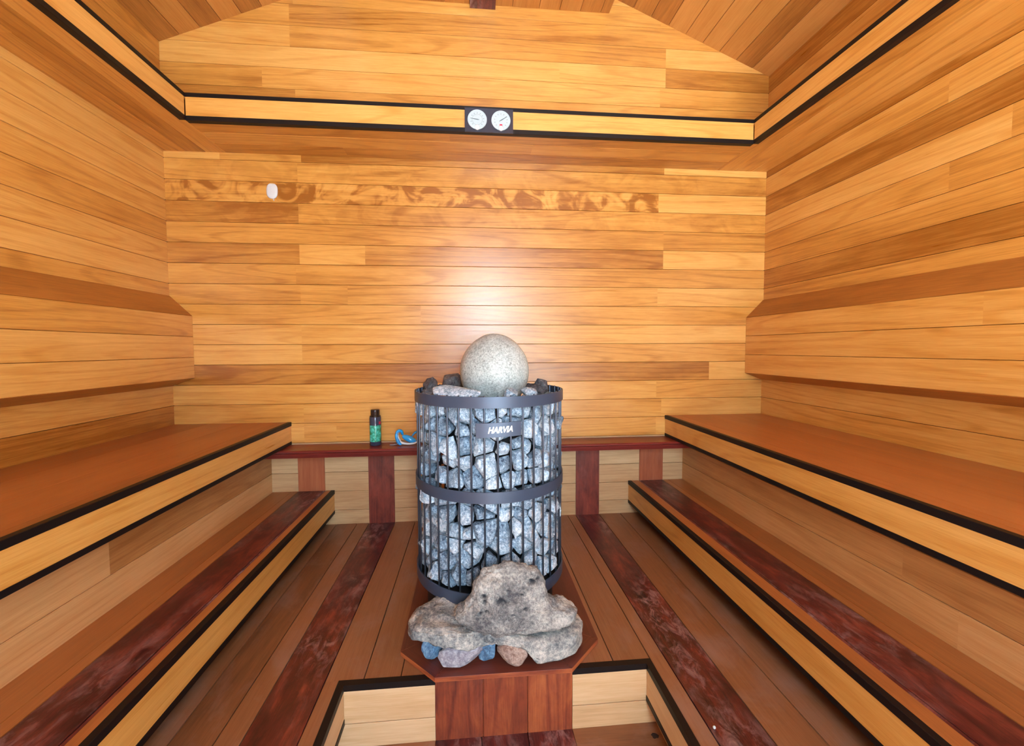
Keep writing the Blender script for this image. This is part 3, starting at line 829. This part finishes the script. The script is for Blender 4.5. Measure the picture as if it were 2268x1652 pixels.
# ------------------------------------------------------------------ gauge on the cornice
gx, gy, gz = .0875, CY-.002, 1.961
gx = .0865
t = thing('sauna_gauge', 'black plate with two round white dials on the back cornice band', 'thermometer', (gx, gy, gz))
bm = new_bm(); slab(bm, (gx-.1095, gy-.008, gz-.053), (gx+.1095, gy-.0005, gz+.053))
bmesh.ops.bevel(bm, geom=bm.edges[:], offset=.0012, segments=2, affect='EDGES'); obj('plate', bm, M['plate'], t)
for k, (dx, ang) in enumerate(((-.0535, 172), (.0535, 32))):
    c = Vector((gx+dx, gy-.008, gz-.001))
    bm = new_bm(); lathe(bm, [(0, .0035), (.0405, .0035), (.0405, .005), (.0432, .005), (.0432, 0), (0, 0)], c, 48, 'y'); d = obj('dial', bm, M['dial'], t)
    bm = new_bm()
    for q in range(11):
        a = math.radians(225-27*q); u = Vector((math.cos(a), 0, math.sin(a))); w = Vector((-u.z, 0, u.x))
        p = c+u*.0285-Y*.0041
        vs = [bm.verts.new(p+u*i+w*j) for i, j in ((-.002, -.0007), (.003, -.0007), (.003, .0007), (-.002, .0007))]
        bm.faces.new(vs)
    if k == 0:
        n_ = 40; ri, ro = .0228, .0234
        vi = [bm.verts.new(c+Vector((r*math.cos(2*PI*i/n_), -.0041, r*math.sin(2*PI*i/n_)))) for i in range(n_) for r in (ri, ro)]
        for i in range(n_):
            j = (i+1) % n_; bm.faces.new((vi[2*i], vi[2*i+1], vi[2*j+1], vi[2*j]))
    bm.normal_update()
    for f in bm.faces:
        if f.normal.y > 0: f.normal_flip()
    obj('scale', bm, M['ink'], d)
    bm = new_bm(); a = math.radians(ang); u = Vector((math.cos(a), 0, math.sin(a)))
    tube(bm, [c-u*.009-Y*.0055, c-Y*.0055, c+u*.0315-Y*.0055], [.0006, .0014, .0006], 6); obj('needle', bm, M['ink'], d)
    if k == 1:
        bm = new_bm(); slab(bm, (c.x-.006, c.y-.0048, c.z-.0255), (c.x+.006, c.y-.0042, c.z-.0165)); obj('logo', bm, M['red'], d)
    bm = new_bm(); lathe(bm, [(0, .007), (.0095, .0065), (.0115, .004), (.0115, .0)], c+Vector((0, -.001, -.034)), 24, 'y'); obj('screw_cover', bm, M['clip'], d, True)

# ------------------------------------------------------------------ white sensor on the back wall
c = Vector((-.996, D, 1.7265))
t = thing('wall_sensor', 'small white oval sensor with a short stem high on the back wall at left', 'sensor', c)
bm = new_bm(); bmesh.ops.create_icosphere(bm, subdivisions=4, radius=1)
for v in bm.verts:
    e = .8; x, y, z = v.co
    v.co = c+Vector((math.copysign(abs(x)**e, x)*.0275, -.009+y*.0085, math.copysign(abs(z)**e, z)*.0385))
obj('body', bm, M['white'], t, True)
bm = new_bm(); tube(bm, [c+Vector((.004, -.008, -.036)), c+Vector((.007, -.008, -.047)), c+Vector((.008, -.008, -.0475))], [.0032, .0025, .001], 8); obj('stem', bm, M['white'], t, True)

# ------------------------------------------------------------------ bottle and goggles on the shelf
c = Vector((-.499, 2.145, SZ))
t = thing('shampoo_bottle', 'dark cylindrical bottle with teal picture label standing on the dark red shelf', 'bottle', c)
bm = new_bm(); lathe(bm, [(0, .0005), (.026, .0005), (.029, .004), (.029, .144), (.027, .150), (.024, .152), (0, .152)], c, 40); obj('body', bm, M['bottle'], t, True)
bm = new_bm(); lathe(bm, [(.0275, .146), (.0275, .153), (.0225, .155), (.0225, .182), (.021, .185), (0, .185)], c, 40); obj('cap', bm, M['cap'], t, True)
bm = new_bm(); lathe(bm, [(.0293, .022), (.0295, .024), (.0295, .104), (.0293, .106)], c, 30, a0=math.radians(214), a1=math.radians(352)); obj('picture_label', bm, M['label'], t, True)
bm = new_bm(); lathe(bm, [(.0293, .111), (.0296, .112), (.0296, .124), (.0293, .125)], c, 8, a0=math.radians(318), a1=math.radians(346)); obj('red_mark', bm, M['red'], t, True)

c = Vector((-.341, 2.135, SZ))
t = thing('swim_goggles', 'bright blue goggles with strap lying on the shelf at the left of the stove', 'goggles', c)
def eyecup(cx_, cz_, rx, rz, tilt):
    bm = new_bm(); bmesh.ops.create_icosphere(bm, subdivisions=4, radius=1)
    R_ = Matrix.Rotation(tilt, 3, 'Y')
    for v in bm.verts:
        p = Vector((v.co.x*rx, v.co.y*.015, v.co.z*rz)); p = R_ @ p
        v.co = c+(Vector((cx_, 0, cz_))+p)*1.12
    return bm
obj('lens', eyecup(.014, .027, .036, .0145, .42), M['lens'], t, True)
bm = new_bm(); tube(bm, smooth_path([c+Vector(p)*1.12 for p in ((-.034, -.002, .062), (-.040, -.004, .048), (-.036, -.006, .03), (-.026, -.008, .014), (-.010, -.010, .009), (.014, -.010, .006), (.036, -.008, .008), (.048, -.004, .013))]), lerp_list([.004, .007, .008, .008, .006, .005, .005, .004]), 12); obj('gasket', bm, M['white'], t, True)
bm = new_bm(); tube(bm, smooth_path([c+Vector(p)*1.12 for p in ((-.018, .01, .046), (-.023, .004, .062), (-.033, 0, .066), (-.042, -.004, .056), (-.043, -.008, .038), (-.036, -.012, .02), (-.028, -.013, .009), (-.02, -.012, .006))]), lerp_list([.006, .008, .008, .008, .008, .009, .008, .005]), 12); obj('nose_bridge', bm, M['blue'], t, True)
bm = new_bm(); tube(bm, smooth_path([c+Vector(p)*1.12 for p in ((.022, .02, .034), (.036, .024, .050), (.055, .024, .058), (.075, .024, .066), (.10, .02, .07))]), lerp_list([.003, .006, .006, .007, .006]), 12); obj('strap', bm, M['blue'], t, True)
bm = new_bm(); tube(bm, smooth_path([c+Vector(p)*1.12 for p in ((-.032, -.004, .008), (-.045, -.006, .005), (-.062, -.008, .003), (-.074, -.010, .003))]), lerp_list([.002, .0025, .0025, .0015]), 12); obj('strap_end', bm, M['greystrap'], t, True)

# tiny white bead on the right dark floor board
bm = new_bm(); bmesh.ops.create_icosphere(bm, subdivisions=3, radius=.0036)
bmesh.ops.translate(bm, verts=bm.verts, vec=(.583, .908, .0038)); tag(obj('bead', bm, M['white'], None, True, (.583, .908, .0002)), 'tiny white bead on the dark red floor board right of the well', 'bead')

# ------------------------------------------------------------------ camera
f, yaw, pitch, roll, pcx, pcy, hc = 903.8829, .0871009, -.0457193, -.0038159, 1123.8144, 812.78, .929962
F_ = Vector((math.sin(yaw)*math.cos(pitch), math.cos(yaw)*math.cos(pitch), math.sin(pitch)))
R_ = Vector((math.cos(yaw), -math.sin(yaw), 0)); U_ = R_.cross(F_)
R2 = R_*math.cos(roll)+U_*math.sin(roll); U2 = U_*math.cos(roll)-R_*math.sin(roll)
cam = bpy.data.cameras.new('camera'); co = bpy.data.objects.new('camera', cam); C.objects.link(co)
mw = Matrix((R2, U2, -F_)).transposed().to_4x4(); mw.translation = (0, 0, hc); co.matrix_world = mw
cam.sensor_width = 36; cam.sensor_fit = 'HORIZONTAL'; cam.lens = f/2268*36
cam.shift_x = -(pcx-1134)/2268; cam.shift_y = (pcy-826)/2268; cam.clip_start = .02
bpy.context.scene.camera = co

# ------------------------------------------------------------------ light: daylight through the glazed entrance
def area(name, loc, rot, sx, sy, e, col):
    l = bpy.data.lights.new(name, 'AREA'); l.shape = 'RECTANGLE'; l.size = sx; l.size_y = sy; l.energy = e; l.color = col
    o = bpy.data.objects.new(name, l); C.objects.link(o); o.location = loc; o.rotation_euler = rot; return o
area('daylight', (.7, YR-.02, 1.0), (PI/2, 0, math.radians(25)), 1.3, 2.1, 11, (.74, .88, 1.))
area('glass_door_daylight', (.16, YR-.01, 1.4), (PI/2, 0, 0), .46, 1.25, 70, (.6, .82, 1.))
sl = bpy.data.lights.new('sun', 'SUN'); sl.energy = 175; sl.angle = .01; sl.color = (.86, .94, 1.)
so = bpy.data.objects.new('sun', sl); C.objects.link(so); so.rotation_euler = (math.radians(14), math.radians(42), 0)
w = bpy.data.worlds.new('world'); bpy.context.scene.world = w; w.use_nodes = True
w.node_tree.nodes['Background'].inputs[0].default_value = (.74, .88, 1., 1); w.node_tree.nodes['Background'].inputs[1].default_value = 1.2
sc = bpy.context.scene
sc.view_settings.view_transform = 'Standard'; sc.view_settings.look = 'None'; sc.view_settings.gamma = 1; sc.view_settings.use_curve_mapping = False
sc.view_settings.exposure = .14
sc.cycles.max_bounces = 10; sc.cycles.diffuse_bounces = 8; sc.cycles.glossy_bounces = 4
